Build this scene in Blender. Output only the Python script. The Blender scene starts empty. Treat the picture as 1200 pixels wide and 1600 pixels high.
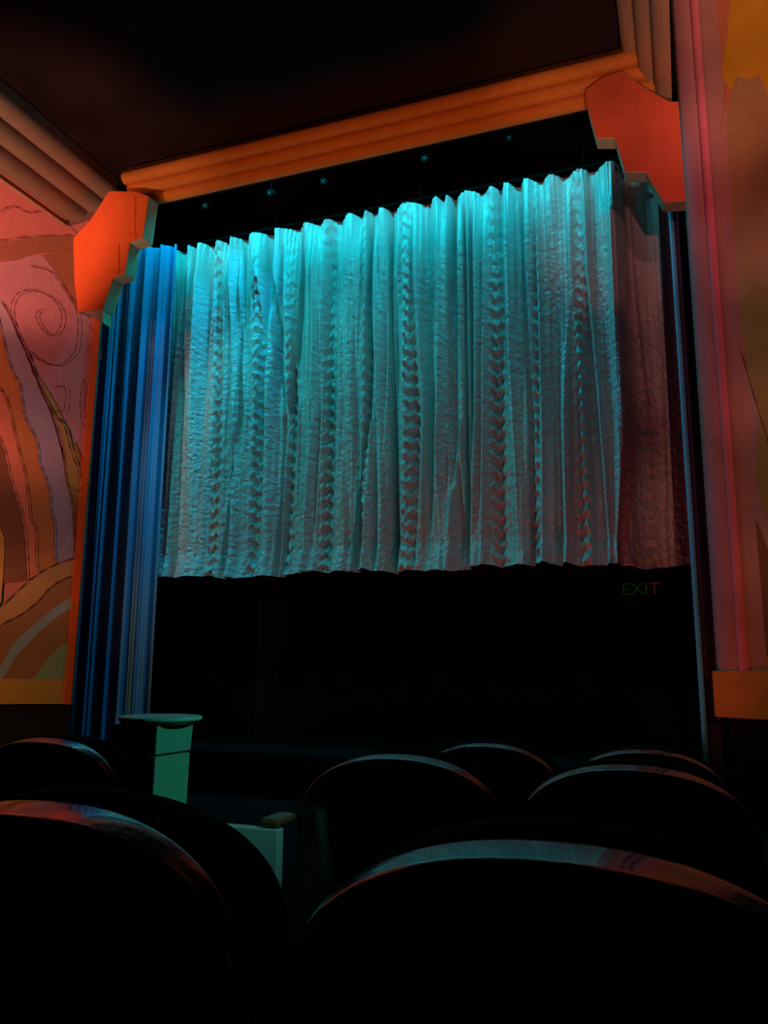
import bpy, math, random
import numpy as np
from mathutils import Vector, Matrix

random.seed(4)
SC = bpy.context.scene
COL = SC.collection
R = math.radians
E = 2.0                      # eye height above the stage-front floor

# ------------------------------------------------------------------ camera
YAW, PITCH, ROLL, FPX = R(20.25), R(10.75), R(0.4), 1270.0
EYE = Vector((0, 0, E))
FWD = Vector((-math.sin(YAW) * math.cos(PITCH), math.cos(YAW) * math.cos(PITCH), math.sin(PITCH)))
_r = Vector((math.cos(YAW), math.sin(YAW), 0)); _u = _r.cross(FWD)
RGT = _r * math.cos(ROLL) + _u * math.sin(ROLL)
UPV = -_r * math.sin(ROLL) + _u * math.cos(ROLL)
cd = bpy.data.cameras.new('camera'); cam = bpy.data.objects.new('camera', cd); COL.objects.link(cam)
cd.sensor_fit = 'VERTICAL'; cd.sensor_height = 36.0; cd.lens = FPX / 1600 * 36.0
cd.clip_start = 0.02; cd.clip_end = 200
m = Matrix((RGT, UPV, -FWD)).transposed().to_4x4(); m.translation = EYE
cam.matrix_world = m
SC.camera = cam

# ------------------------------------------------------------------ view
SC.view_settings.view_transform = 'Standard'; SC.view_settings.look = 'None'
SC.view_settings.gamma = 1.0; SC.view_settings.exposure = 0.0
SC.view_settings.use_curve_mapping = False

# ------------------------------------------------------------------ world: next to no light
W = bpy.data.worlds.new('world'); SC.world = W; W.use_nodes = True
W.node_tree.nodes['Background'].inputs[0].default_value = (0.55, 1.0, 0.95, 1)
W.node_tree.nodes['Background'].inputs[1].default_value = 0.0016

# ------------------------------------------------------------------ lights
def aim(o, p):
    o.rotation_euler = (Vector(p) - o.location).to_track_quat('-Z', 'Y').to_euler()

def area(name, loc, target, power, color, sx, sy, spread=180):
    l = bpy.data.lights.new(name, 'AREA'); l.shape = 'RECTANGLE'; l.size = sx; l.size_y = sy
    l.energy = power; l.color = color; l.spread = R(spread)
    o = bpy.data.objects.new(name, l); COL.objects.link(o); o.location = loc; aim(o, target); return o

def spot(name, loc, target, power, color, cone, blend=0.5, radius=0.1):
    l = bpy.data.lights.new(name, 'SPOT'); l.energy = power; l.color = color
    l.spot_size = R(cone); l.spot_blend = blend; l.shadow_soft_size = radius
    o = bpy.data.objects.new(name, l); COL.objects.link(o); o.location = loc; aim(o, target); return o

# border light behind the beam, washing the curtain from above
area('light_border_teal', (-4.5, 10.35, 7.60 + E), (-4.5, 11.0, 4.0 + E), 145, (0.0, 0.70, 0.84), 7.3, 0.15, 150)
# front-of-house teal flood on curtain and drapes from high on the left
spot('light_flood_teal', (-7.4, 6.2, 6.4 + E), (-5.2, 11, 2.9 + E), 640, (0.02, 0.74, 0.78), 62, 0.5, 0.04)
spot('light_flood_teal', (-1.4, 6.0, 6.4 + E), (-3.1, 11, 3.0 + E), 80, (0.02, 0.74, 0.78), 54, 0.5, 0.04)  # second flood added from the right to brighten the dim side
# blue border spots hidden behind the beam, one for each side drape
spot('light_border_blue', (-5.6, 10.27, 8.4 + E), (-8.5, 10.7, 1.0 + E), 420, (0.0, 0.40, 0.85), 48, 0.5, 0.05)
spot('light_border_blue', (-3.0, 10.27, 8.2 + E), (0.1, 10.45, -0.4 + E), 330, (0.0, 0.42, 0.85), 26, 0.7, 0.05)
# red wash on the curtain from low on the right
spot('light_wash_red', (-0.5, 7.2, -1.3 + E), (-2.4, 11, 2.2 + E), 80, (1.0, 0.10, 0.10), 76, 0.9, 0.05)
# red footlights below the curtain
for x in (-6.6, -4.4, -2.2, -0.2):
    spot('light_footlight_red', (x, 8.4, -1.35 + E), (x - .2, 11, 1.6 + E), 36, (1.0, 0.15, 0.09), 80, 0.9, 0.04)
# unseen spots added for the left splayed wall, tinted by height
for z, p, c in ((0.2, 380, (1.0, 0.50, 0.20)), (2.2, 380, (1.0, 0.40, 0.30)), (4.2, 560, (1.0, 0.38, 0.30)), (6.6, 1000, (1.0, 0.36, 0.24))):
    spot('light_wall_added', (-10.9, 5.0, z * 0.8 + 0.6 + E), (-9.9, 9.2, z + E), p, c, 46, 0.7, 0.1)
# unseen spots added behind the camera for the right splayed wall
for z, p, c in ((0.2, 130, (1.0, 0.44, 0.20)), (2.0, 190, (1.0, 0.42, 0.30)), (3.8, 230, (1.0, 0.38, 0.34)), (5.6, 260, (1.0, 0.38, 0.34)), (7.4, 310, (1.0, 0.42, 0.26)), (9.2, 360, (1.0, 0.46, 0.24))):
    spot('light_wall_added', (1.9, -1.0, 1.6 + E), (1.25, 9.5, z + E), p * 4.6, c, 17, 0.8, 0.06)
# spots on the two coves
spot('light_cove', (-9.0, 3.0, 0.4 + E), (-8.8, 8.3, 7.3 + E), 1500, (1.0, 0.64, 0.48), 34, 0.8, 0.1)
spot('light_cove', (0.9, 2.6, 0.4 + E), (0.0, 9.0, 7.6 + E), 1000, (1.0, 0.64, 0.48), 26, 0.8, 0.1)
# red-orange spots picking out the two corbels
spot('light_corbel', (-9.3, 4.2, 5.0 + E), (-8.35, 9.6, 6.5 + E), 130, (1.0, 0.40, 0.25), 22, 0.6, 0.05)
spot('light_corbel', (1.2, 4.2, 5.0 + E), (0.0, 9.6, 5.9 + E), 190, (1.0, 0.30, 0.26), 26, 0.6, 0.05)
# unseen strip light added to brighten the beam over the opening
area('light_beam_added', (-4.3, 7.6, 5.2 + E), (-4.3, 9.8, 7.4 + E), 10, (1.0, 0.42, 0.14), 7.4, 0.3, 50)
# green-teal spots added at the right for the pedestal and end panel
spot('light_added_teal', (2.6, 4.3, 1.4 + E), (-2.6, 3.7, -0.5 + E), 300, (0.05, 0.72, 0.50), 16, 0.5, 0.06)
spot('light_added_teal', (1.6, 0.4, 2.6 + E), (-1.15, 2.08, -0.36 + E), 230, (0.16, 0.80, 0.70), 8, 0.9, 0.08)

# ------------------------------------------------------------------ helpers
def ray(px, py):
    return FWD * FPX + RGT * (px - 600) - UPV * (py - 800)

def atY(px, py, Y):
    d = ray(px, py); d = d * (Y / d.y); return d + EYE

def on_plane(px, py, p, n):
    d = ray(px, py); t = (Vector(p) - EYE).dot(n) / d.dot(n); return EYE + d * t

def mat(name, col, rough=0.8, spec=0.3, noise=0.0, nscale=6.0, bump=0.0, bscale=30.0, metal=0.0, emit=None, estr=1.0, coat=0.0):
    mt = bpy.data.materials.new(name); mt.use_nodes = True
    nt = mt.node_tree; b = nt.nodes['Principled BSDF']
    b.inputs['Base Color'].default_value = (*col, 1)
    b.inputs['Roughness'].default_value = rough
    b.inputs['Specular IOR Level'].default_value = spec
    b.inputs['Metallic'].default_value = metal
    b.inputs['Coat Weight'].default_value = coat
    if emit:
        b.inputs['Emission Color'].default_value = (*emit, 1); b.inputs['Emission Strength'].default_value = estr
    tc = nt.nodes.new('ShaderNodeTexCoord')
    if noise:
        n = nt.nodes.new('ShaderNodeTexNoise'); n.inputs['Scale'].default_value = nscale; n.inputs['Detail'].default_value = 6
        nt.links.new(tc.outputs['Object'], n.inputs['Vector'])
        mx = nt.nodes.new('ShaderNodeMix'); mx.data_type = 'RGBA'
        mx.inputs[6].default_value = (*[c * (1 - noise) for c in col], 1)
        mx.inputs[7].default_value = (*[min(1, c * (1 + noise)) for c in col], 1)
        nt.links.new(n.outputs['Fac'], mx.inputs[0]); nt.links.new(mx.outputs[2], b.inputs['Base Color'])
    if bump:
        n2 = nt.nodes.new('ShaderNodeTexNoise'); n2.inputs['Scale'].default_value = bscale; n2.inputs['Detail'].default_value = 5
        nt.links.new(tc.outputs['Object'], n2.inputs['Vector'])
        bp = nt.nodes.new('ShaderNodeBump'); bp.inputs['Strength'].default_value = bump; bp.inputs['Distance'].default_value = 0.02
        nt.links.new(n2.outputs['Fac'], bp.inputs['Height']); nt.links.new(bp.outputs[0], b.inputs['Normal'])
    return mt

class MB:
    def __init__(s): s.v = []; s.f = []; s.mi = []; s.m = []
    def mslot(s, mt):
        if mt not in s.m: s.m.append(mt)
        return s.m.index(mt)
    def face(s, idx, mt): s.f.append(tuple(idx)); s.mi.append(s.mslot(mt))
    def add(s, vs): k = len(s.v); s.v += [tuple(v) for v in vs]; return k
    def poly(s, pts, mt): k = s.add(pts); s.face(range(k, k + len(pts)), mt)
    def box(s, a, b, mt):
        x0, y0, z0 = a; x1, y1, z1 = b
        k = s.add([(x0,y0,z0),(x1,y0,z0),(x1,y1,z0),(x0,y1,z0),(x0,y0,z1),(x1,y0,z1),(x1,y1,z1),(x0,y1,z1)])
        for q in ((3,2,1,0),(4,5,6,7),(0,1,5,4),(1,2,6,5),(2,3,7,6),(3,0,4,7)): s.face([k+i for i in q], mt)
    def prism(s, pts, off, mt, cap=None):
        """closed polygon pts extruded by vector off"""
        n = len(pts); off = Vector(off)
        k = s.add(pts); k2 = s.add([Vector(p) + off for p in pts])
        s.face([k + i for i in range(n)], cap or mt); s.face([k2 + i for i in reversed(range(n))], mt)
        for i in range(n):
            j = (i + 1) % n; s.face((k + i, k2 + i, k2 + j, k + j), mt)
    def sweep(s, prof, a, b, mt, caps=True):
        """profile = list of vectors (offsets) swept from a to b, closed loop"""
        n = len(prof); k = s.add([Vector(a) + Vector(p) for p in prof]); k2 = s.add([Vector(b) + Vector(p) for p in prof])
        for i in range(n):
            j = (i + 1) % n; s.face((k + i, k + j, k2 + j, k2 + i), mt)
        if caps: s.face([k + i for i in reversed(range(n))], mt); s.face([k2 + i for i in range(n)], mt)
    def grid(s, P, mt):
        nu, nv = len(P), len(P[0]); k = s.add([p for c in P for p in c])
        for i in range(nu - 1):
            for j in range(nv - 1):
                s.face((k+i*nv+j, k+(i+1)*nv+j, k+(i+1)*nv+j+1, k+i*nv+j+1), mt)
    def lathe(s, prof, c, mt, n=40):
        c = Vector(c)
        rings = [s.add([c + Vector((r*math.cos(2*math.pi*i/n), r*math.sin(2*math.pi*i/n), z)) for i in range(n)]) for r, z in prof]
        for a, b in zip(rings, rings[1:]):
            for i in range(n):
                j = (i + 1) % n; s.face((a+i, a+j, b+j, b+i), mt)
        s.face([rings[0]+i for i in reversed(range(n))], mt); s.face([rings[-1]+i for i in range(n)], mt)
    def tube(s, pts, r, mt, n=10):
        pts = [Vector(p) for p in pts]; rings = []
        for i, p in enumerate(pts):
            t = (pts[min(i+1, len(pts)-1)] - pts[max(i-1, 0)]).normalized()
            a = t.orthogonal().normalized(); b = t.cross(a)
            rings.append(s.add([p + (a*math.cos(2*math.pi*q/n) + b*math.sin(2*math.pi*q/n))*r for q in range(n)]))
        for a, b in zip(rings, rings[1:]):
            for q in range(n): s.face((a+q, a+(q+1)%n, b+(q+1)%n, b+q), mt)
        s.face([rings[0]+q for q in reversed(range(n))], mt); s.face([rings[-1]+q for q in range(n)], mt)
    def build(s, name, parent=None, smooth=False, bevel=0.0, recalc=True, origin=None):
        me = bpy.data.meshes.new(name); o = bpy.data.objects.new(name, me)
        V = s.v
        if origin is not None: V = [tuple(Vector(v) - Vector(origin)) for v in V]
        me.from_pydata(V, [], s.f)
        for mt in s.m: me.materials.append(mt)
        me.polygons.foreach_set('material_index', s.mi)
        if smooth: me.polygons.foreach_set('use_smooth', [True] * len(s.f))
        me.update(); COL.objects.link(o)
        if origin is not None: o.location = origin
        if parent: o.parent = parent
        if recalc:
            import bmesh
            bm = bmesh.new(); bm.from_mesh(me); bmesh.ops.recalc_face_normals(bm, faces=bm.faces); bm.to_mesh(me); bm.free()
        if bevel:
            bv = o.modifiers.new('bevel', 'BEVEL'); bv.width = bevel; bv.segments = 3; bv.limit_method = 'ANGLE'
        return o

def tag(o, label=None, cat=None, group=None, kind=None):
    if label: o['label'] = label
    if cat: o['category'] = cat
    if group: o['group'] = group
    if kind: o['kind'] = kind
    return o

def empty(name, loc, label=None, cat=None, group=None, rz=0):
    o = bpy.data.objects.new(name, None); COL.objects.link(o); o.location = loc; o.rotation_euler.z = rz
    return tag(o, label, cat, group)

def struct(o): o['kind'] = 'structure'; return o

# ------------------------------------------------------------------ materials
M_black = mat('black_paint', (0.006, 0.006, 0.006), 0.9, 0.05, bump=0.2)
M_ceil = mat('dark_ceiling_plaster', (0.030, 0.012, 0.012), 0.95, 0.05, noise=0.9, nscale=0.8, bump=0.3)
M_floor = mat('dark_carpet', (0.012, 0.012, 0.014), 1.0, 0.02, noise=0.3, bump=0.5, bscale=80)
M_dark = mat('dark_wall_paint', (0.012, 0.011, 0.010), 0.9, 0.05, bump=0.2)
def paint(name, c, **k): return mat(name, c, 0.85, 0.12, noise=0.16, nscale=5, bump=0.25, bscale=18, **k)
M_pink = paint('pink_plaster', (0.42, 0.17, 0.19))
M_pinkred = paint('coral_plaster', (0.45, 0.13, 0.11))
M_rose = paint('rose_plaster', (0.40, 0.17, 0.18))
M_brownred = paint('brick_paint', (0.27, 0.09, 0.05))
M_lav = paint('lavender_paint', (0.33, 0.22, 0.27))
M_orange = paint('orange_paint', (0.45, 0.15, 0.05))
M_salmon = paint('salmon_paint', (0.55, 0.16, 0.09))
M_dbrown = paint('dark_brown_paint', (0.20, 0.075, 0.035))
M_brown = paint('brown_paint', (0.28, 0.11, 0.045))
M_olive = paint('olive_tan_paint', (0.34, 0.19, 0.06))
M_peach = paint('peach_paint', (0.40, 0.19, 0.08))
M_grey = paint('blue_grey_paint', (0.24, 0.26, 0.26))
M_green = paint('sage_paint', (0.22, 0.25, 0.12))
M_ochre = paint('ochre_paint', (0.46, 0.21, 0.04))
M_line = paint('outline_paint', (0.12, 0.025, 0.02))
M_trimred = paint('vermilion_trim', (0.60, 0.07, 0.01))
M_gold = paint('golden_paint', (0.62, 0.27, 0.02))
M_umber = paint('umber_paint', (0.40, 0.21, 0.10))
M_base = paint('burnt_orange_paint', (0.50, 0.17, 0.03))
M_litbead = paint('lit_pink_plaster', (0.62, 0.15, 0.20))  # pink edge light put into the bead's colour
M_mauve = paint('mauve_plaster', (0.42, 0.18, 0.16))
M_corbel = paint('orange_red_plaster', (0.72, 0.11, 0.025))
M_corbelr = paint('red_plaster', (0.66, 0.10, 0.05))
M_stone = paint('pale_stone', (0.46, 0.34, 0.22))
M_cove = paint('terracotta_plaster', (0.42, 0.20, 0.12))
M_beam = paint('orange_plaster', (0.60, 0.16, 0.03))
M_leg = mat('blue_velvet', (0.06, 0.25, 0.52), 0.75, 0.2, noise=0.15, nscale=12, bump=0.3, bscale=25)
M_track = mat('black_metal', (0.004, 0.004, 0.004), 0.95, 0.0)

# ------------------------------------------------------------------ room shell
SPL = R(35)
def floor_z(y): return E - 1.17 - 0.055 * y
YS = 10.0
FX0, FX1, FY0 = -13.0, 5.2, -4.0
fb = MB()
fb.prism([(FX0, FY0, floor_z(FY0)), (FX1, FY0, floor_z(FY0)), (FX1, YS, floor_z(YS)), (FX0, YS, floor_z(YS))], (0, 0, -0.2), M_floor)
struct(fb.build('floor'))
STG = E - 1.15
st = MB(); st.box((-12.8, YS, floor_z(YS) - 0.15), (5.2, 12.6, STG), M_black); struct(st.build('trim_1'))
CZ = E + 10.6
cb = MB(); cb.box((FX0 - .2, FY0 - .2, CZ), (FX1 + .2, 12.8, CZ + .2), M_ceil); struct(cb.build('ceiling'))
cp = MB(); cp.box((-9.0, -2.0, E + 7.95), (0.25, YS + .02, E + 8.05), M_ceil); struct(cp.build('ceiling_panel'))
bw = MB(); bw.box((-12.8, 12.4, STG), (5.2, 12.6, CZ), M_black); struct(bw.build('wall_stage'))
bb = MB(); bb.box((FX0 - .2, FY0 - .2, floor_z(FY0) - .2), (FX1 + .2, FY0, CZ), M_dark); struct(bb.build('wall_back'))

# left splay wall
XL, XR = -8.60, 0.34
PL = Vector((XL, YS, 0)); DL = Vector((-math.cos(SPL), -math.sin(SPL), 0)); NL = Vector((math.sin(SPL), -math.cos(SPL), 0))
PR = Vector((XR, YS, 0)); DR = Vector((math.cos(SPL), -math.sin(SPL), 0)); NR = Vector((-math.sin(SPL), -math.cos(SPL), 0))
LW = 5.0
def wall_slab(P, D, N, w, z0, z1, mt, th=0.25, b=None):
    b = b or MB(); a = P.copy(); a.z = z0
    q = [a, a + D * w, a + D * w - N * th, a - N * th]
    b.prism(q, (0, 0, z1 - z0), mt); return b
ZB = E - 0.585     # bottom edge of the painted wall
wl = wall_slab(PL, DL, NL, LW, ZB, CZ, M_pinkred)
wall_slab(PL - NL * 0.03, DL, NL, LW, E - 1.8, ZB, M_dark, b=wl)
wl_o = struct(wl.build('wall_left'))
wr = wall_slab(PR + DR * 0.02, DR, NR, LW, ZB + .06, CZ, M_mauve)
wall_slab(PR - NR * 0.06 + DR * 0.02, DR, NR, LW, E - 1.8, ZB + .06, M_dark, b=wr)
wr_o = struct(wr.build('wall_right'))
# side walls run on towards the audience
e = PL + DL * LW; s1 = MB(); s1.box((e.x - .3, FY0, E - 1.8), (e.x, e.y, CZ), M_dark); struct(s1.build('wall_far_left'))
e = PR + DR * LW; s1 = MB(); s1.box((e.x, FY0, E - 1.8), (e.x + .3, e.y, CZ), M_dark); struct(s1.build('wall_far_right'))

# proscenium wall above the opening and black returns beside it
pw = MB(); pw.box((-12.8, YS + .02, E + 7.45), (5.2, YS + .22, CZ), M_black); struct(pw.build('wall_proscenium'))
pw = MB(); pw.box((-12.8, YS + .25, STG), (-9.35, YS + .45, E + 7.45), M_black); struct(pw.build('trim_2'))
pw = MB(); pw.box((1.0, YS + .25, STG), (5.2, YS + .45, E + 7.45), M_black); struct(pw.build('trim_3'))

# ------------------------------------------------------------------ murals (paint on the splayed walls)
def subdiv(pts, n=6, closed=False):
    P = [Vector((p[0], p[1])) for p in pts]; out = []
    N = len(P)
    for i in range(N if closed else N - 1):
        p0 = P[(i-1) % N] if (closed or i > 0) else P[i]; p1 = P[i]; p2 = P[(i+1) % N]
        p3 = P[(i+2) % N] if (closed or i + 2 < N) else p2
        for k in range(n):
            t = k / n
            out.append(0.5*((2*p1) + (-p0+p2)*t + (2*p0-5*p1+4*p2-p3)*t*t + (-p0+3*p1-3*p2+p3)*t**3))
    if not closed: out.append(P[-1])
    return [(p.x, p.y) for p in out]

class Mural:
    def __init__(s, P, N): s.P, s.N, s.b, s.k = P, N, MB(), 0
    def put(s, p, lift): return on_plane(p[0], p[1], s.P + s.N * lift, s.N)
    def area(s, top, bot, mt):
        """strip between two pixel polylines"""
        s.k += 1; lf = 0.003 + 0.0012 * s.k
        n = 40
        def res(c):
            c = subdiv(c, 5); L = [0]
            for a, b in zip(c, c[1:]): L.append(L[-1] + math.dist(a, b))
            out = []
            for i in range(n + 1):
                t = L[-1] * i / n; j = 0
                while j < len(L) - 2 and L[j+1] < t: j += 1
                u = (t - L[j]) / max(1e-9, L[j+1] - L[j])
                out.append((c[j][0] + (c[j+1][0]-c[j][0])*u, c[j][1] + (c[j+1][1]-c[j][1])*u))
            return out
        A, B = res(top), res(bot)
        s.b.grid([[s.put(a, lf), s.put(b, lf)] for a, b in zip(A, B)], mt)
    def line(s, pts, w=1.6, closed=False, mt=None):
        s.k += 1; lf = 0.004 + 0.0012 * s.k + 0.004
        c = subdiv(pts, 6); g = []
        for i, p in enumerate(c):
            a = c[max(i-1, 0)]; b = c[min(i+1, len(c)-1)]; dx, dy = b[0]-a[0], b[1]-a[1]; l = math.hypot(dx, dy) or 1
            ww = w * 0.5 * (0.75 + 0.45 * math.sin(i * 1.7 + s.k))
            nx, ny = -dy / l * ww, dx / l * ww
            g.append([s.put((p[0]+nx, p[1]+ny), lf), s.put((p[0]-nx, p[1]-ny), lf)])
        s.b.grid(g, mt or M_line)

mu = Mural(PL, NL)
mu.area([(-260, 400), (50, 400), (124, 398)], [(-260, 560), (50, 590), (160, 560)], M_pink)
mu.area([(0, 470), (60, 460), (122, 500), (156, 500)], [(-10, 600), (60, 640), (100, 700), (148, 640)], M_pink)
mu.area([(95, 560), (150, 540)], [(96, 660), (136, 745)], M_rose)
mu.area([(126, 490), (157, 505)], [(90, 640), (148, 620)], M_rose)
mu.area([(-260, 300), (0, 250), (125, 372)], [(-260, 400), (0, 380), (115, 372)], M_pinkred)
mu.area([(-260, 385), (0, 377), (50, 371), (125, 367)], [(-260, 420), (0, 409), (50, 397), (125, 389)], M_brownred)
mu.area([(65, 398), (125, 388)], [(90, 428), (106, 462), (128, 495)], M_brownred)
# streams running down
lav_l = [(-8, 470), (2, 520), (17, 575), (30, 600), (35, 635), (40, 655), (57, 690), (60, 720), (70, 745), (77, 770), (79, 800), (85, 820), (84, 860), (88, 881)]
lav_r = [(2, 470), (18, 500), (38, 545), (55, 585), (68, 620), (80, 648), (88, 675), (97, 710), (103, 750), (108, 770), (113, 799), (115, 839), (117, 872)]
org_l = [(-30, 540), (-5, 600), (10, 625), (25, 690), (38, 740), (45, 790), (47, 812), (55, 828), (56, 878), (62, 896)]
sal_l = [(-40, 600), (-8, 670), (5, 700), (14, 740), (24, 775), (31, 794), (38, 833), (41, 870), (42, 906)]
low_l = [(-260, 620), (-260, 700), (-260, 800), (-260, 950)]
mu.area(sal_l, low_l, M_dbrown)
mu.area(org_l, sal_l, M_salmon)
mu.area(lav_l, org_l, M_orange)
mu.area([(97, 690), (103, 750), (112, 790), (117, 875)], [(118, 690), (139, 750), (134, 800), (124, 875)], M_brown)
mu.area([(60, 590), (80, 640), (100, 690), (108, 760), (128, 780)], [(62, 590), (92, 640), (115, 695), (132, 740), (139, 765)], M_olive)
mu.area(lav_l, lav_r, M_lav)
mu.area([(-30, 800), (-30, 900), (-30, 1000)], [(0, 825), (7, 850), (2, 940)], M_ochre)
# arches at the foot
a0 = [(-260, 1190), (-45, 986), (0, 949), (34, 917), (60, 896), (89, 881), (126, 868)]
a1 = [(-260, 1225), (-45, 1018), (0, 978), (34, 959), (60, 938), (79, 917), (105, 902), (124, 899)]
a2 = [(-40, 1100), (0, 1041), (26, 1001), (66, 965), (92, 944), (121, 930)]
a3 = [(-30, 1110), (5, 1057), (29, 1022), (66, 983), (92, 962), (120, 945)]
a4 = [(40, 1075), (54, 1057), (79, 1025), (95, 1010), (115, 999)]
mu.area(a0, a1, M_peach)
mu.area(a1, a2, M_brown)
mu.area(a2, a3, M_grey)
mu.area(a3, a4, M_brown)
mu.area(a4, [(40, 1080), (60, 1078), (110, 1078)], M_green)
mu.area([(-260, 1061), (50, 1061), (112, 1060)], [(-260, 1101), (50, 1100), (108, 1100)], M_ochre)
for ln in (a0, a1, lav_r, sal_l, org_l, lav_l):
    mu.line(ln, 1.5)
mu.line([(0, 330), (20, 322), (45, 332), (70, 326)], 1.4)
mu.line([(-20, 376), (0, 375), (50, 369), (110, 367)], 1.2)
mu.line([(45, 415), (70, 420), (85, 430), (100, 452), (118, 482), (122, 510), (118, 545), (105, 563), (85, 571), (60, 562), (42, 548)], 1.6)
mu.line([(45, 560), (35, 540), (22, 510), (17, 480), (28, 458), (50, 453), (68, 458), (86, 470), (96, 490), (94, 510), (84, 523), (72, 520), (60, 505), (56, 490), (66, 482)], 1.6)
mu.line([(40, 550), (55, 590), (78, 640), (100, 665), (110, 700), (125, 740), (137, 755)], 2.4)
mu.line([(60, 600), (80, 640), (92, 640), (100, 640), (101, 605), (80, 605)], 1.3)
mu.line([(136, 505), (146, 520), (140, 548), (152, 551)], 1.3)
mu.line([(148, 585), (133, 592), (126, 620), (126, 650), (134, 668), (145, 680)], 1.3)
mu.line([(103, 755), (115, 765), (125, 765), (136, 755)], 1.2)
tag(mu.b.build('mural', wl_o, recalc=False), 'swirling painted landscape in pinks, browns and lavender')

# vermilion trim post down the stage end of the left wall
tp = MB(); q = PL + NL * 0.0
tp.prism([PL + DL * -0.005, PL + DL * 0.105, PL + DL * 0.105 + NL * 0.05, PL + DL * -0.005 + NL * 0.05], (0, 0, 6.3 - (ZB - E) ), M_trimred)
o = tp.build('edge_trim', wl_o, bevel=0.008); o.location.z = ZB
tag(o, 'narrow vermilion edge strip')

mr = Mural(PR + NR * 0.0, NR)
mr.area([(1105, -60), (1105, 300), (1112, 600), (1125, 900), (1135, 1080)], [(1330, -60), (1330, 300), (1330, 600), (1330, 900), (1330, 1080)], M_mauve)
mr.area([(1112, -60), (1112, 120), (1112, 250), (1112, 300)], [(1300, -60), (1300, 120), (1300, 250), (1300, 300)], M_salmon)
mr.area([(1150, -60), (1141, 0), (1136, 60), (1128, 110), (1135, 130), (1146, 150)], [(1330, -60), (1330, 0), (1330, 60), (1330, 110), (1330, 130), (1330, 150)], M_gold)
mtn = [(1150, 118), (1142, 150), (1134, 185), (1127, 210), (1124, 245), (1115, 285), (1112, 330), (1118, 400), (1128, 460), (1142, 500), (1160, 560), (1185, 640), (1200, 690), (1250, 760)]
mr.area(mtn, [(1154, 121), (1160, 126), (1166, 127), (1172, 121), (1184, 116), (1190, 120), (1196, 138), (1215, 180), (1300, 240), (1330, 400), (1330, 500), (1330, 600), (1330, 700), (1330, 760)], M_umber)
mr.area([(1140, 495), (1160, 555), (1185, 635), (1180, 740), (1200, 820)], [(1180, 440), (1330, 540), (1330, 640), (1330, 740), (1330, 820)], M_olive)
mr.area([(1132, 597), (1126, 640), (1122, 720), (1132, 860), (1150, 1020)], [(1132, 597), (1152, 650), (1163, 700), (1167, 800), (1170, 1020)], M_pinkred)
mr.area([(1151, 745), (1141, 762), (1131, 782), (1135, 850), (1145, 950), (1155, 1020), (1163, 1050)], [(1151, 745), (1166, 768), (1178, 805), (1196, 850), (1230, 950), (1240, 1020), (1240, 1050)], M_dbrown)
mr.area([(1163, 1047), (1180, 1040), (1200, 1026), (1240, 1000), (1330, 990)], [(1163, 1100), (1180, 1100), (1200, 1100), (1240, 1100), (1330, 1100)], M_base)
mr.line([(1140, 497), (1160, 557), (1185, 640), (1200, 690)], 1.6)
mr.line([(1122, 610), (1132, 597), (1150, 640), (1162, 690)], 1.2)
mr.line([(1121, 900), (1132, 960), (1148, 1020)], 3.0, mt=M_brownred)
mr.line([(1136, 130), (1126, 200), (1118, 270)], 2.0, mt=M_orange)
tag(mr.b.build('mural', wr_o, recalc=False), 'painted hills and peaks in gold, umber and rose')

# rounded pink pilaster on the stage end of the right wall
pp = MB(); prof = []
N0 = PR + DR * -0.02
def pr(u, d): return PR + DR * u + NR * d
pts = [(-0.02, -0.05), (-0.02, 0.04)]
for i in range(9):
    a = math.pi * i / 8; pts.append((0.13 - 0.13 * math.cos(a), 0.04 + 0.05 * math.sin(a)))
for i in range(9):
    a = math.pi * i / 8; pts.append((0.31 - 0.055 * math.cos(a), 0.05 + 0.045 * math.sin(a)))
for i in range(9):
    a = (math.pi / 2) * i / 8; pts.append((0.37 + 0.22 * math.sin(a), 0.05 * (1 - math.sin(a)) + 0.004))
pts.append((0.58, -0.05))
P3 = [pr(u, d) for u, d in pts]
n = len(P3); k = pp.add([Vector((p.x, p.y, ZB + .55)) for p in P3]); k2 = pp.add([Vector((p.x, p.y, CZ - .01)) for p in P3])
for i in range(n - 1):
    mt_ = M_pink if i < 10 else (M_litbead if i < 19 else M_mauve)
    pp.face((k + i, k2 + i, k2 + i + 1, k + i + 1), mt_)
o = pp.build('pilaster', wr_o, smooth=True, recalc=True); tag(o, 'rounded pink pilaster with a bead tinted as its lit edge')
pb = MB(); pts2 = [pr(-0.04, -.05), pr(-0.04, 0.11), pr(0.62, 0.11), pr(1.6, 0.03), pr(1.6, -.05)]
pb.prism([Vector((p.x, p.y, ZB + .06)) for p in pts2], (0, 0, 0.5), M_base)
o = pb.build('plinth', wr_o, bevel=0.01); tag(o, 'burnt orange plinth block')

# ------------------------------------------------------------------ fluted coves (hanging beams)
def flute_profile(a, b, n=3, amp=0.05, back=0.3, vert=False):
    """2D profile from a (lower outer) to b (upper inner) with rounded reeds, closed behind"""
    a = Vector(a); b = Vector(b); d = b - a; nrm = Vector((d.y, -d.x)).normalized()
    out = []; K = 12 * n
    for i in range(K + 1):
        t = i / K; ph = (t * n) % 1.0 if i < K else 1.0
        out.append(a + d * t + nrm * (amp * (math.sin(math.pi * ph) ** 0.6)))
    if vert: out.append(b + Vector((0, .25))); out.append(a + Vector((0, .85)))
    else: out.append(b - nrm * back); out.append(a - nrm * back)
    return out
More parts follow.
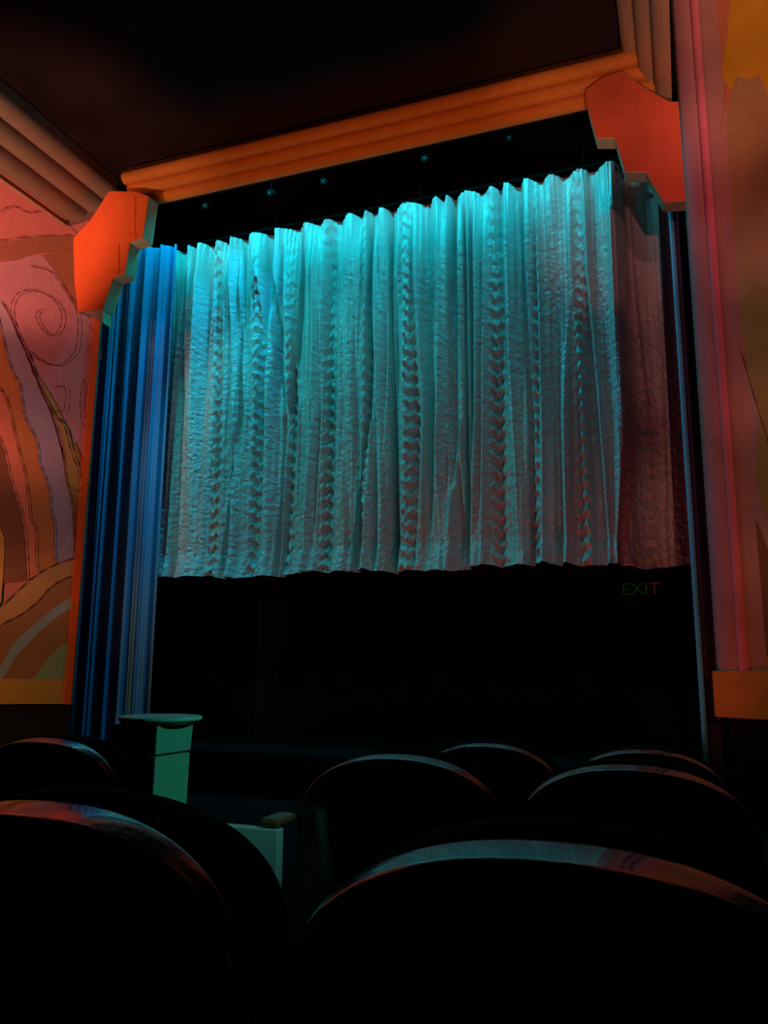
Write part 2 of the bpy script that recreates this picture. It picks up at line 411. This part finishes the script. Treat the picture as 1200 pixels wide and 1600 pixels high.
# left cove
cl_a = atY(130, 362, YS); cl_b = atY(184, 293, YS)
prof = flute_profile((cl_a.x, cl_a.z), (cl_b.x, cl_b.z), 3, 0.09, 0.3, True)
b = MB(); b.sweep([(p.x, 0, p.y) for p in prof], (0, YS + .02, 0), (0, -2.0, 0), M_cove)
o = struct(b.build('trim_4')); 
b = MB(); lip = (cl_a.x, cl_a.z)
b.box((lip[0] - .07, -2.0, lip[1] - .10), (lip[0] + .01, YS, lip[1] - .03), M_cove); b.build('cove_lip', o)
# right cove
cr_a = atY(1050, 157, YS); cr_b = atY(976, 102, YS)
prof = flute_profile((cr_a.x, cr_a.z), (cr_b.x, cr_b.z), 3, -0.09, -0.3, True)
b = MB(); b.sweep([(p.x, 0, p.y) for p in prof], (0, YS + .02, 0), (0, -2.0, 0), M_cove); struct(b.build('trim_5'))
# beam over the opening
z0 = E + 7.33; z1 = E + 7.69
pf = flute_profile((YS, z0), (YS - 0.46, z1), 3, -0.075, -0.25)
b = MB(); xl = -8.02; xr = -0.34
b.sweep([(0, p.x, p.y) for p in pf], (xl, 0, 0), (0.1, 0, 0), M_beam); struct(b.build('trim_6'))

# ------------------------------------------------------------------ stepped corbels
def corbel(pix, Y, th, mface, label, marks=()):
    P = [atY(x, y, Y) for x, y in pix]
    c = Vector((sum(p.x for p in P) / len(P), Y, min(p.z for p in P)))
    root = empty('corbel', c, label, 'corbel')
    b = MB(); b.prism([p - c for p in P], (0, th, 0), M_stone, cap=mface)
    b.build('bracket_body', root, bevel=0.012)
    for (x0, y0, x1, y1) in marks:
        mk = MB()
        q = [atY(x0, y0, Y - .012) - c, atY(x1, y0, Y - .012) - c, atY(x1, y1, Y - .012) - c, atY(x0, y1, Y - .012) - c]
        mk.prism(q, (0, 0.02, 0), mface); mk.build('raised_line', root, bevel=0.003)
    return root
COR = corbel([(170, 298), (214, 299), (232, 306), (223, 371), (203, 379), (195, 427), (177, 434), (160, 484), (122, 487), (116, 440), (114, 372), (140, 345)], 9.55, 0.26, M_corbel,
       'stepped orange corbel with pale side faces at the left end of the beam',
       [(208, 308, 211, 366), (196, 366, 212, 371), (183, 382, 186, 422), (168, 422, 184, 427)])
corbel([(917, 165), (931, 216), (960.5, 216), (976, 269), (1009, 269), (1036, 316), (1072, 314), (1060, 158), (1046, 158), (1007, 136), (972, 110), (940, 120), (915, 140)], 9.62, 0.24, M_corbelr,
       'stepped red corbel beside the pink pilaster, right end of the beam',
       [(950, 179, 978, 181), (938, 203, 962, 206), (1012, 203, 1046, 205), (996, 233, 1026, 235), (980, 256, 1012, 259), (965, 147, 990, 149), (1030, 287, 1060, 289)])
b = MB(); q = [atY(x, y, 9.56) for x, y in [(134, 487.5), (160, 484.5), (161, 505), (150, 498)]]
b.prism([p - COR.location for p in q], (0, 0.2, 0), M_stone); b.build('stone_drop', COR)

# ------------------------------------------------------------------ the house curtain
def curtain_mat():
    mt = bpy.data.materials.new('silver_satin'); mt.use_nodes = True; nt = mt.node_tree; b = nt.nodes['Principled BSDF']
    b.inputs['Base Color'].default_value = (0.52, 0.50, 0.50, 1); b.inputs['Roughness'].default_value = 0.38
    b.inputs['Specular IOR Level'].default_value = 0.6
    tc = nt.nodes.new('ShaderNodeTexCoord'); mp = nt.nodes.new('ShaderNodeMapping'); mp.inputs['Scale'].default_value = (1, 0.2, 1)
    nt.links.new(tc.outputs['Object'], mp.inputs[0])
    n1 = nt.nodes.new('ShaderNodeTexNoise'); n1.inputs['Scale'].default_value = 11; n1.inputs['Detail'].default_value = 5; n1.inputs['Distortion'].default_value = 2.5
    n2 = nt.nodes.new('ShaderNodeTexVoronoi'); n2.inputs['Scale'].default_value = 14; n2.feature = 'SMOOTH_F1'
    nt.links.new(mp.outputs[0], n1.inputs['Vector']); nt.links.new(mp.outputs[0], n2.inputs['Vector'])
    ad = nt.nodes.new('ShaderNodeMath'); ad.operation = 'ADD'
    nt.links.new(n1.outputs['Fac'], ad.inputs[0]); nt.links.new(n2.outputs['Distance'], ad.inputs[1])
    bp = nt.nodes.new('ShaderNodeBump'); bp.inputs['Strength'].default_value = 1.0; bp.inputs['Distance'].default_value = 0.042
    sx = nt.nodes.new('ShaderNodeSeparateXYZ'); nt.links.new(tc.outputs['Object'], sx.inputs[0])
    mr_ = nt.nodes.new('ShaderNodeMapRange'); mr_.inputs['From Min'].default_value = 5.2; mr_.inputs['From Max'].default_value = 2.6
    mr_.inputs['To Min'].default_value = 0.25; mr_.inputs['To Max'].default_value = 1.0       # the cloth is pulled smooth near its heading
    nt.links.new(sx.outputs['Z'], mr_.inputs['Value']); nt.links.new(mr_.outputs[0], bp.inputs['Strength'])
    nt.links.new(ad.outputs[0], bp.inputs['Height']); nt.links.new(bp.outputs[0], b.inputs['Normal'])
    return mt
M_satin = curtain_mat()
YC = 11.0
# each row: pixel x of a feature at screen heights 430, 650, 840 ; kind ; width (px) ; amplitude (m)
RIDGE = [  # bright leading edges, standing towards the audience
 (284, 268, 252, 5, .05), (318, 304, 297, 11, .10), (332, 322, 318, 5, .03), (362, 366, 367, 5, .06), (374, 387, 380, 4, .05),
 (408, 425, 417, 9, .07), (445, 470, 455, 5, .06), (494, 495, 482, 5, .10), (502, 503, 494, 4, .04), (533, 533, 540, 5, .05),
 (556, 562, 575, 6, .05), (585, 594, 595, 6, .11), (620, 630, 628, 5, .05), (650, 663, 655, 5, .06), (687, 687, 676, 7, .11),
 (717, 722, 700, 5, .05), (732, 736, 735, 3, .04), (744, 746, 739, 4, .08), (757, 757, 756, 5, .08), (792, 801, 812, 6, .05), (842, 848, 849, 4, .09),
 (860, 862, 866, 4, .04), (890, 884, 886, 7, .07), (919, 937, 953, 4, .10), (960, 970, 966, 10, .10)]
VALLEY = [ # dark or red channels
 (289, 286, 278, 5, .06), (341, 342, 340, 7, .03), (381, 376, 352, 4, .05), (403, 405, 398, 7, .03), (425, 448, 436, 5, .08), (471, 455, 447, 4, .06),
 (516, 515, 510, 8, .04), (578, 576, 556, 5, .09), (609, 612, 615, 4, .08), (640, 646, 641, 8, .04), (706, 708, 716, 7, .09), (728, 729, 728, 3, .06),
 (738, 740, 732, 3, .05), (775, 776, 780, 9, .04), (818, 829, 832, 4, .08), (838, 838, 838, 6, .03), (868, 867, 874, 8, .08), (905, 925, 938, 9, .09)]
LADDER = [(339, 342, 333, 8), (404, 405, 396, 7), (455, 458, 452, 6), (514, 515, 510, 9), (570, 573, 566, 6), (635, 646, 640, 8), (775, 778, 782, 10),
          (838, 838, 838, 5), (905, 912, 915, 8), (990, 1012, 1016, 6)]
# scallop crests on the top hem (px x); the cloth comes forward there
CREST = [253, 275, 302, 318, 345, 367, 398, 435, 480, 513, 550, 575, 597, 635, 682, 700, 730, 770, 792, 823, 863, 905, 954, 1000, 1030]
TROUGH = [263, 289, 310, 333, 357, 384, 425, 465, 498, 530, 563, 586, 613, 668, 692, 710, 755, 782, 810, 845, 885, 930, 985, 1015]
def px_to_X(px, py): return atY(px, py, YC).x
def build_curtain():
    X0, X1 = px_to_X(246, 410) , px_to_X(1066, 800)
    X0 = -8.25; X1 = 0.16
    nx, nz = 1500, 420
    Zt, Zb = E + 7.09, E + 1.345
    xs = np.linspace(X0, X1, nx); v = np.linspace(0, 1, nz)      # v=0 top
    XX, VV = np.meshgrid(xs, v, indexing='ij')
    ZZ = Zt + (Zb - Zt) * VV
    D = np.zeros_like(XX)                                        # forward displacement
    ks = np.array([430, 650, 840.])
    def track(a, b, c, V):
        # convert screen features to world X at three heights then interpolate over height
        w = []
        for px, py in ((a, 430), (b, 650), (c, 840)):
            p = atY(px, py, YC); w.append((Zt - p.z, p.x))
        hv = V * (Zt - Zb)
        return np.interp(hv, [q[0] for q in w], [q[1] for q in w])
    s = 11.0 / 1270 * 1.04
    env = 0.12 + 0.88 * np.clip(VV / 0.14, 0, 1) ** 0.8
    for a, b, c, w, am in RIDGE:
        t = track(a, b, c, VV[0])[None, :]
        ww = w * s * 0.95
        u = (XX - t) / ww
        D += env * am * 1.45 * np.where(u < 0, np.exp(-u * u * 1.6), np.exp(-u * u * 0.7))
    for a, b, c, w, am in VALLEY:
        t = track(a, b, c, VV[0])[None, :]
        u = (XX - t) / (w * s * 1.1)
        D -= env * am * 2.0 * np.exp(-u ** 4)
    # scallops of the gathered heading, fading downwards
    cx = sorted([(atY(p, 330, YC).x, 1) for p in CREST] + [(atY(p, 330, YC).x, -1) for p in TROUGH])
    top = np.interp(xs, [q[0] for q in cx], [q[1] for q in cx]); top = np.sin(top * math.pi / 2)
    D += top[:, None] * 0.09 * np.exp(-VV / 0.22)
    # soft irregular pleats
    rs = np.random.RandomState(3)
    for i in range(26):
        f = rs.uniform(0.8, 5.0); ph = rs.uniform(0, 6.28); dr = rs.uniform(-.25, .25)
        D += env * 0.024 / math.sqrt(f) * np.sin(2 * math.pi * f * (XX + dr * (VV - .4)) + ph)
    for i in range(14):
        f = rs.uniform(9, 20); ph = rs.uniform(0, 6.28); dr = rs.uniform(-.15, .15)
        D += 0.0035 * np.sin(2 * math.pi * f * (XX + dr * (VV - .4)) + ph) * (0.5 + 0.5 * np.sin(VV * rs.uniform(3, 9) + ph))
    # shirred seams: a ladder of puckers down each seam
    lam = 0.205
    H = VV * (Zt - Zb)
    for k_, (a, b, c, w) in enumerate(LADDER):
        t = track(a, b, c, VV[0])[None, :]
        u = (XX - t) / (w * s * 1.25)
        g = np.exp(-(u ** 4))
        ph = (H / lam + 0.06 * np.sin(H * 5 + k_) + 0.16 * np.sin(XX * 38 + k_) + 0.08 * np.sin(XX * 71 + H * 9) + k_ * .37) % 1.0
        saw = np.where(ph < 0.62, ph / 0.62, (1 - ph) / 0.38)    # swells out downwards, tucks sharply under
        D += g * 0.080 * (saw - .5) * (0.18 + 0.82 * np.clip((VV - .2) / .35, 0, 1))
    # crumpled hem
    hem = np.clip((VV - 0.93) / 0.07, 0, 1)
    for i in range(8):
        f = rs.uniform(1.5, 4.5); g = rs.uniform(-6, 6)
        D += hem * 0.022 * np.abs(np.sin(2 * math.pi * f * XX + g * VV * 3 + i))
    # the last width at the right hangs turned away, behind the wide fold
    xe = track(977, 978, 965, VV[0])[None, :]
    past = np.clip((XX - xe) / 0.03, 0, 1)
    D = D * (1 - 0.45 * past) - past * (0.34 + 0.40 * (XX - xe))
    for (a, b, c) in ((992, 1020, 1022), (1036, 1042, 1046)):
        t = track(a, b, c, VV[0])[None, :]; u = (XX - t) / 0.04
        D += past * 0.07 * np.where(u < 0, np.exp(-u * u), np.exp(-u * u * .3))
    hemz = 0.030 * np.sin(XX * 2.3) + 0.018 * np.sin(XX * 7.1 + 1) + 0.012 * np.sin(XX * 17)
    ZZ = ZZ + hem * hemz * 0.8
    YY = YC - D
    co = np.stack([XX, YY, ZZ], -1).reshape(-1, 3)
    c0 = np.array([(X0 + X1) / 2, YC, Zb]); co = co - c0
    I = np.arange(nx * nz).reshape(nx, nz)
    q = np.stack([I[:-1, :-1], I[:-1, 1:], I[1:, 1:], I[1:, :-1]], -1).reshape(-1, 4)
    me = bpy.data.meshes.new('house_curtain')
    me.vertices.add(len(co)); me.vertices.foreach_set('co', co.ravel().astype(np.float32))
    me.loops.add(q.size); me.loops.foreach_set('vertex_index', q.ravel().astype(np.int32))
    me.polygons.add(len(q)); me.polygons.foreach_set('loop_start', np.arange(0, q.size, 4, dtype=np.int32))
    me.update(calc_edges=True); me.validate()
    me.polygons.foreach_set('use_smooth', [True] * len(me.polygons))
    me.materials.append(M_satin)
    o = bpy.data.objects.new('house_curtain', me); COL.objects.link(o); o.location = c0
    tag(o, 'wide pleated satin house curtain lit teal, hanging across the stage opening', 'curtain')
    return o
cur = build_curtain()
b = MB(); b.tube([(-9.2, YC, E + 7.145), (1.0, YC, E + 7.145)], 0.03, M_track); [b.tube([(x, YC, E + 7.145), (x, YC, CZ)], .012, M_track) for x in (-8.5, -6, -3.5, -1, .8)]; o = b.build('curtain_track'); tag(o, 'black curtain track above the teal curtain', 'curtain track')

# side drapes (legs)
def drape(x0, x1, Y, z0, z1, nf, amp, seed, turn=0.0, nx=300, mt=None):
    rs = random.Random(seed); P = []
    ph = [rs.uniform(0, 6.28) for _ in range(5)]
    for i in range(nx):
        u = i / (nx - 1); x = x0 + (x1 - x0) * u; col = []
        for j in range(25):
            w = j / 24; sway = 0.03 * math.sin(3 * w + ph[1])
            d = amp * math.sin(2 * math.pi * nf * (u + sway * .3) + ph[0]) + amp * .4 * math.sin(2 * math.pi * nf * 2.3 * u + ph[2] + w) + amp * .15 * math.sin(2 * math.pi * nf * 5.1 * u + ph[3])
            col.append((x, Y - d - turn * u, z0 + (z1 - z0) * w))
        P.append(col)
    b = MB(); b.grid(P, mt or M_leg); return b
xa, xb = -9.25, -8.27
b = drape(-9.25, -7.76, 10.50, STG + .01, E + 7.05, 5.5, 0.055, 5, -0.28)
o = b.build('stage_leg_drape', smooth=True, recalc=False, origin=(-8.5, 10.62, STG)); tag(o, 'tall blue-lit drape hanging at the left side of the stage', 'drape')
b = drape(0.14, 0.75, 10.46, STG + .01, E + 7.05, 2.5, 0.025, 8, -0.45, mt=mat('shaded_velvet', (0.06, 0.035, 0.09), 0.8, 0.1, noise=0.15, nscale=12, bump=0.3, bscale=25))  # shade on the right drape put into a darker velvet colour
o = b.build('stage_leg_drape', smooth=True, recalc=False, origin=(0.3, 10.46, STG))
M_litedge = mat('blue_lit_edge_velvet', (0.10, 0.42, 0.72), 0.6, 0.3)  # blue edge light put into the lighter colour of an added roll
hb = MB(); hb.tube([(-.165, -.01 + .004 * math.sin(k * 1.3), .01 + k * .41) for k in range(20)], 0.032, M_litedge); hb.build('lit_edge_roll', o, smooth=True)['label'] = 'added roll tinted as the blue-lit leading edge'
tag(o, 'drape tinted as in shade, with an added blue-lit edge at the right side of the stage', 'drape')

# ------------------------------------------------------------------ exit sign under the curtain
M_case = mat('black_plastic', (0.006, 0.006, 0.006), 0.9, 0.0)
M_eg = mat('green_letters', (0.01, 0.10, 0.03), 0.5, 0.3, emit=(0.02, 1.0, 0.30), estr=0.006)
M_er = mat('red_letters', (0.20, 0.03, 0.02), 0.5, 0.3, emit=(1.0, 0.16, 0.06), estr=0.010)
c = atY(1001, 921, 12.28)
root = empty('exit_sign', c, 'faint green EXIT sign on the dark wall beneath the curtain', 'exit sign')
b = MB(); b.box((-.34, 0, -.14), (.34, .08, .14), M_case); b.build('sign_case', root, bevel=.01)
def letters(txt, x, size, mt, name, dz=0):
    cu = bpy.data.curves.new(name, 'FONT'); cu.body = txt; cu.size = size; cu.extrude = 0.004; cu.align_x = 'LEFT'; cu.align_y = 'CENTER'
    t = bpy.data.objects.new(name, cu); COL.objects.link(t)
    dg = bpy.context.evaluated_depsgraph_get(); me = bpy.data.meshes.new_from_object(t.evaluated_get(dg)); bpy.data.objects.remove(t)
    me.materials.clear(); me.materials.append(mt)
    o = bpy.data.objects.new(name, me); COL.objects.link(o); o.parent = root; o.location = (x, -.012, dz); o.rotation_euler = (R(90), 0, 0); return o
letters('EXI', -0.27, 0.26, M_eg, 'lettering')
letters('T', 0.12, 0.24, M_er, 'lettering')

# lamps on the batten above the curtain, only their lenses catch light
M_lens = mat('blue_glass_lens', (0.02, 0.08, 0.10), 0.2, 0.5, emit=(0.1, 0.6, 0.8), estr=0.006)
POS = [(320, 321), (421, 301), (505, 283), (663, 247), (795, 214)]
WH = ['above the left end of the curtain, nearest the left corbel', 'second from the left above the curtain', 'middle of the five above the curtain',
      'second from the right above the curtain', 'nearest the red corbel above the curtain']
proto = None
for (px, py), wds in zip(POS, WH):
    p = atY(px, py, 10.55)
    root = empty('stage_lamp', p, 'small dark stage lamp ' + wds, 'stage lamp', 'stage lamps in the dark header')
    if proto is None:
        h = MB(); h.lathe([(.05, 0), (.06, .01), (.06, .14), (.04, .18)], (0, 0, 0), M_case, 18); hm = h.build('housing', root, smooth=False); hm.rotation_euler = (R(-70), 0, 0)
        l = MB(); l.lathe([(.014, 0), (.014, .006)], (0, 0, -.008), M_lens, 16); lm = l.build('lens', root); lm.rotation_euler = (R(-70), 0, 0)
        y_ = MB(); y_.box((-.01, .04, .04), (.01, .07, .35), M_track); ym = y_.build('bracket', root)
        proto = (hm, lm, ym)
    else:
        for s in proto:
            k = s.copy(); COL.objects.link(k); k.parent = root
p0, p1 = atY(320, 321, 10.62), atY(795, 214, 10.62)
def bz(x): return p0.z + (p1.z - p0.z) * (x - p0.x) / (p1.x - p0.x) + .33
b = MB(); b.tube([(-9.0, 10.62, bz(-9.0)), (0.8, 10.62, bz(.8))], 0.025, M_track)
for x in (-8.2, -5.5, -2.8, .4): b.tube([(x, 10.62, bz(x)), (x, 10.62, CZ)], .012, M_track)
tag(b.build('lamp_batten'), 'black pipe batten carrying the stage lamps', 'batten')

# ------------------------------------------------------------------ round-topped pedestal near the aisle
M_ped = mat('sage_laminate', (0.30, 0.42, 0.36), 0.55, 0.35, noise=0.08, nscale=10, bump=0.05)
M_pedtop = mat('lit_top_laminate', (0.62, 0.70, 0.68), 0.30, 0.7, noise=0.06)  # light falling on the top put into a paler colour
M_peddark = mat('black_edge_band', (0.01, 0.01, 0.01), 0.45, 0.4)
PY = 3.7
pc = atY(251, 1121, PY); fz = floor_z(PY)
root = empty('pedestal', (pc.x, PY, fz), 'round-topped pale pedestal with square column beside the blue drape', 'pedestal')
H = pc.z - fz
t = MB(); t.lathe([(.207, H - .012), (.213, H - .006), (.213, H + .004), (.207, H + .008)], (0, 0, 0), M_pedtop, 56); t.build('top', root)
t = MB(); t.lathe([(.19, H - .030), (.20, H - .026), (.20, H - .013)], (0, 0, 0), M_peddark, 56); tag(t.build('rim', root), 'black rim under the top')
def sq(b, r, z0, z1, r1=None, mt=M_ped, rot=0.0, ox=-.028, oy=-.02):
    r1 = r1 or r; A = [rot + R(a) for a in (45, 135, 225, 315)]
    k = b.add([(ox+r*math.cos(a), oy+r*math.sin(a), z0) for a in A] + [(ox+r1*math.cos(a), oy+r1*math.sin(a), z1) for a in A])
    for q in ((3,2,1,0),(4,5,6,7),(0,1,5,4),(1,2,6,5),(2,3,7,6),(3,0,4,7)): b.face([k+i for i in q], mt)
RT = R(-4)
t = MB(); sq(t, .182, .10, H - .180, .197, rot=RT); t.build('column', root, bevel=.008)
t = MB(); sq(t, .199, H - .17, H - .031, .207, rot=RT); t.build('column_head', root, bevel=.008)
t = MB(); sq(t, .24, 0, .10, rot=RT, mt=M_peddark); t.build('base', root, bevel=.01)

# ------------------------------------------------------------------ seats
M_vinyl = mat('black_vinyl', (0.006, 0.006, 0.007), 0.20, 1.0, coat=0.6, bump=0.06, bscale=60)
M_vfab = mat('dark_seat_fabric', (0.012, 0.010, 0.012), 0.85, 0.1, bump=0.3, bscale=90)
M_wood = mat('brown_varnished_wood', (0.16, 0.06, 0.02), 0.35, 0.5, noise=0.25, nscale=14)
M_iron = mat('black_cast_iron', (0.012, 0.012, 0.012), 0.5, 0.4)
M_pale = mat('pale_painted_steel', (0.42, 0.46, 0.42), 0.5, 0.3, noise=0.06)
HW = 0.285
def out_drop(u, h=0.18): 
    au = min(abs(u), 0.9995); return h * (1 - (1 - au ** 2.2) ** (1 / 2.2))
def loft(profile, mt, nu=61, wscale=1.0):
    """profile(u) -> list of (y, z); lofted across the width"""
    b = MB(); P = []
    for i in range(nu):
        u = -math.cos(math.pi * i / (nu - 1)); bow = 0.045 * u * u
        P.append([(HW * wscale * u, y + bow, z) for y, z in profile(u)])
    b.grid(P, mt); n = len(P[0]); b.face([i for i in range(n)][::-1], mt); o0 = (nu - 1) * n; b.face([o0 + i for i in range(n)], mt)
    for k in range(nu - 1): b.face((k * n, (k + 1) * n, (k + 2) * n - 1, (k + 1) * n - 1), mt)
    return b
def shell_prof(u):
    d = out_drop(u); zt = -d; out = []; BOT = -0.60; FW = 0.055 * max(0.12, 1 - abs(u) ** 2.6)
    for k in range(7): out.append((0.06 - 0.06 * k / 6, BOT + (zt - 0.03 - BOT) * k / 6))
    for k in range(1, 8):
        a = math.pi / 2 * k / 7; out.append((0.022 * (1 - math.cos(a)), zt - 0.030 + 0.024 * math.sin(a)))
    for k in range(1, 9):
        w = k / 8; out.append((0.022 + FW * w, zt - 0.006 + 0.006 * math.sin(math.pi * 0.5 * w * .8) ))
    out.append((0.026 + FW, zt - 0.006)); out.append((0.104, zt - 0.024)); out.append((0.104, zt - .05)); out.append((0.12, BOT))
    return out
def pad_prof(u):
    d = out_drop(u) ; zt = 0.006 - d; t = 0.10 * (0.3 + 0.7 * (1 - abs(u) ** 4) ** .5); out = [(0.124, -0.585), (0.106, -.3)]
    out.append((0.106, zt - 0.045))
    for k in range(0, 13):
        a = math.pi * k / 12; out.append((0.106 + t / 2 - t / 2 * math.cos(a), zt - 0.03 + 0.03 * math.sin(a)))
    for k in range(1, 7): out.append((0.106 + t + 0.03 * k / 6, zt - 0.03 + (-0.585 - zt + 0.03) * k / 6))
    return out
def rbox(a, bb, mt, bev): b = MB(); b.box(a, bb, mt); return b
SEATH = 1.0
def make_seat(loc, label, group, end=False):
    root = empty('theatre_seat', loc, label, 'seat', group)       # origin: floor under the back
    o = loft(shell_prof, M_vinyl).build('backrest', root, smooth=True); o.location.z = SEATH
    o = loft(pad_prof, M_vfab, wscale=.985).build('back_cushion', root, smooth=True); o.location.z = SEATH
    b = MB(); b.box((-.240, .24, .40), (.240, .70, .52), M_vfab); b.build('seat_cushion', root, bevel=.04)
    for s in (-1, 1):
        if s == -1 and end: continue
        b = MB(); b.box((s*.266 - .020, .26, .615), (s*.266 + .020, .62, .65), M_wood); b.build('armrest', root, bevel=.014)
        b = MB(); b.prism([(s*.266 - .014, .16, 0), (s*.266 - .014, .46, 0), (s*.266 - .014, .42, .06), (s*.266 - .014, .34, .30), (s*.266 - .014, .54, .58), (s*.266 - .014, .54, .614), (s*.266 - .014, .26, .614), (s*.266 - .014, .16, .35)], (.028, 0, 0), M_iron)
        b.build('leg', root, bevel=.006)
    b = MB(); b.box((-.250, .14, .30), (.250, .18, .40), M_iron); b.build('seat_frame', root, bevel=.008)
    return root
def copy_thing(src, loc, label):
    r = src.copy(); COL.objects.link(r); r.location = loc; r['label'] = label
    for ch in list(src.children):
        k = ch.copy(); COL.objects.link(k); k.parent = r
    return r
def seat_loc(X, Y, ztop): return (X, Y, ztop - SEATH)
R1, R2, R3 = 0.80, 2.08, 3.22
def zr(Y, k): return E + k * Y
G = 'theatre seats seen from behind'
s0 = make_seat(seat_loc(-0.135, R1 - .02, E - 0.168), 'nearest black theatre seat, its broad top edge across the lower right', G)
copy_thing(s0, seat_loc(-0.757, R1 - .02, E - 0.168), 'near black theatre seat cut off by the left side of the photo')
seat2 = make_seat(seat_loc(-0.745, R2, E - 0.232), 'black theatre seat with pale end panel, left one of the middle row', G, end=True)
copy_thing(s0, seat_loc(-0.145, R2, E - 0.232), 'black theatre seat on the right of the middle row')
copy_thing(s0, seat_loc(-1.93, R2, E - 0.232), 'dim black theatre seat in front of the left drape foot')
copy_thing(s0, seat_loc(-0.77, R3, E - 0.298), 'farther row black theatre seat, left one, below the curtain centre')
copy_thing(s0, seat_loc(-0.17, R3, E - 0.298), 'farther row black theatre seat, right one, below the EXIT sign')
# its aisle end: a pale panel with a wooden arm cap
pa = on_plane(434, 1297, (0, R2 - .06, 0), Vector((0, 1, 0)))
hh = pa.z - seat2.location.z; xo = pa.x - seat2.location.x
b = MB(); b.prism([(xo - .20, -.06, 0), (xo, -.06, 0), (xo, -.06, hh), (xo - .20, -.06, hh)], (0, .035, 0), M_pale)
tag(b.build('end_panel', seat2, bevel=.004), 'pale painted end panel')
b = MB(); b.box((xo - .06, -.055, hh + .001), (xo - .002, .06, hh + .026), M_wood); b.build('armrest', seat2, bevel=.012)
b = MB(); b.box((xo - .02, -.02, .28), (-.24, .02, .34), M_iron); b.build('end_bracket', seat2, bevel=.005)
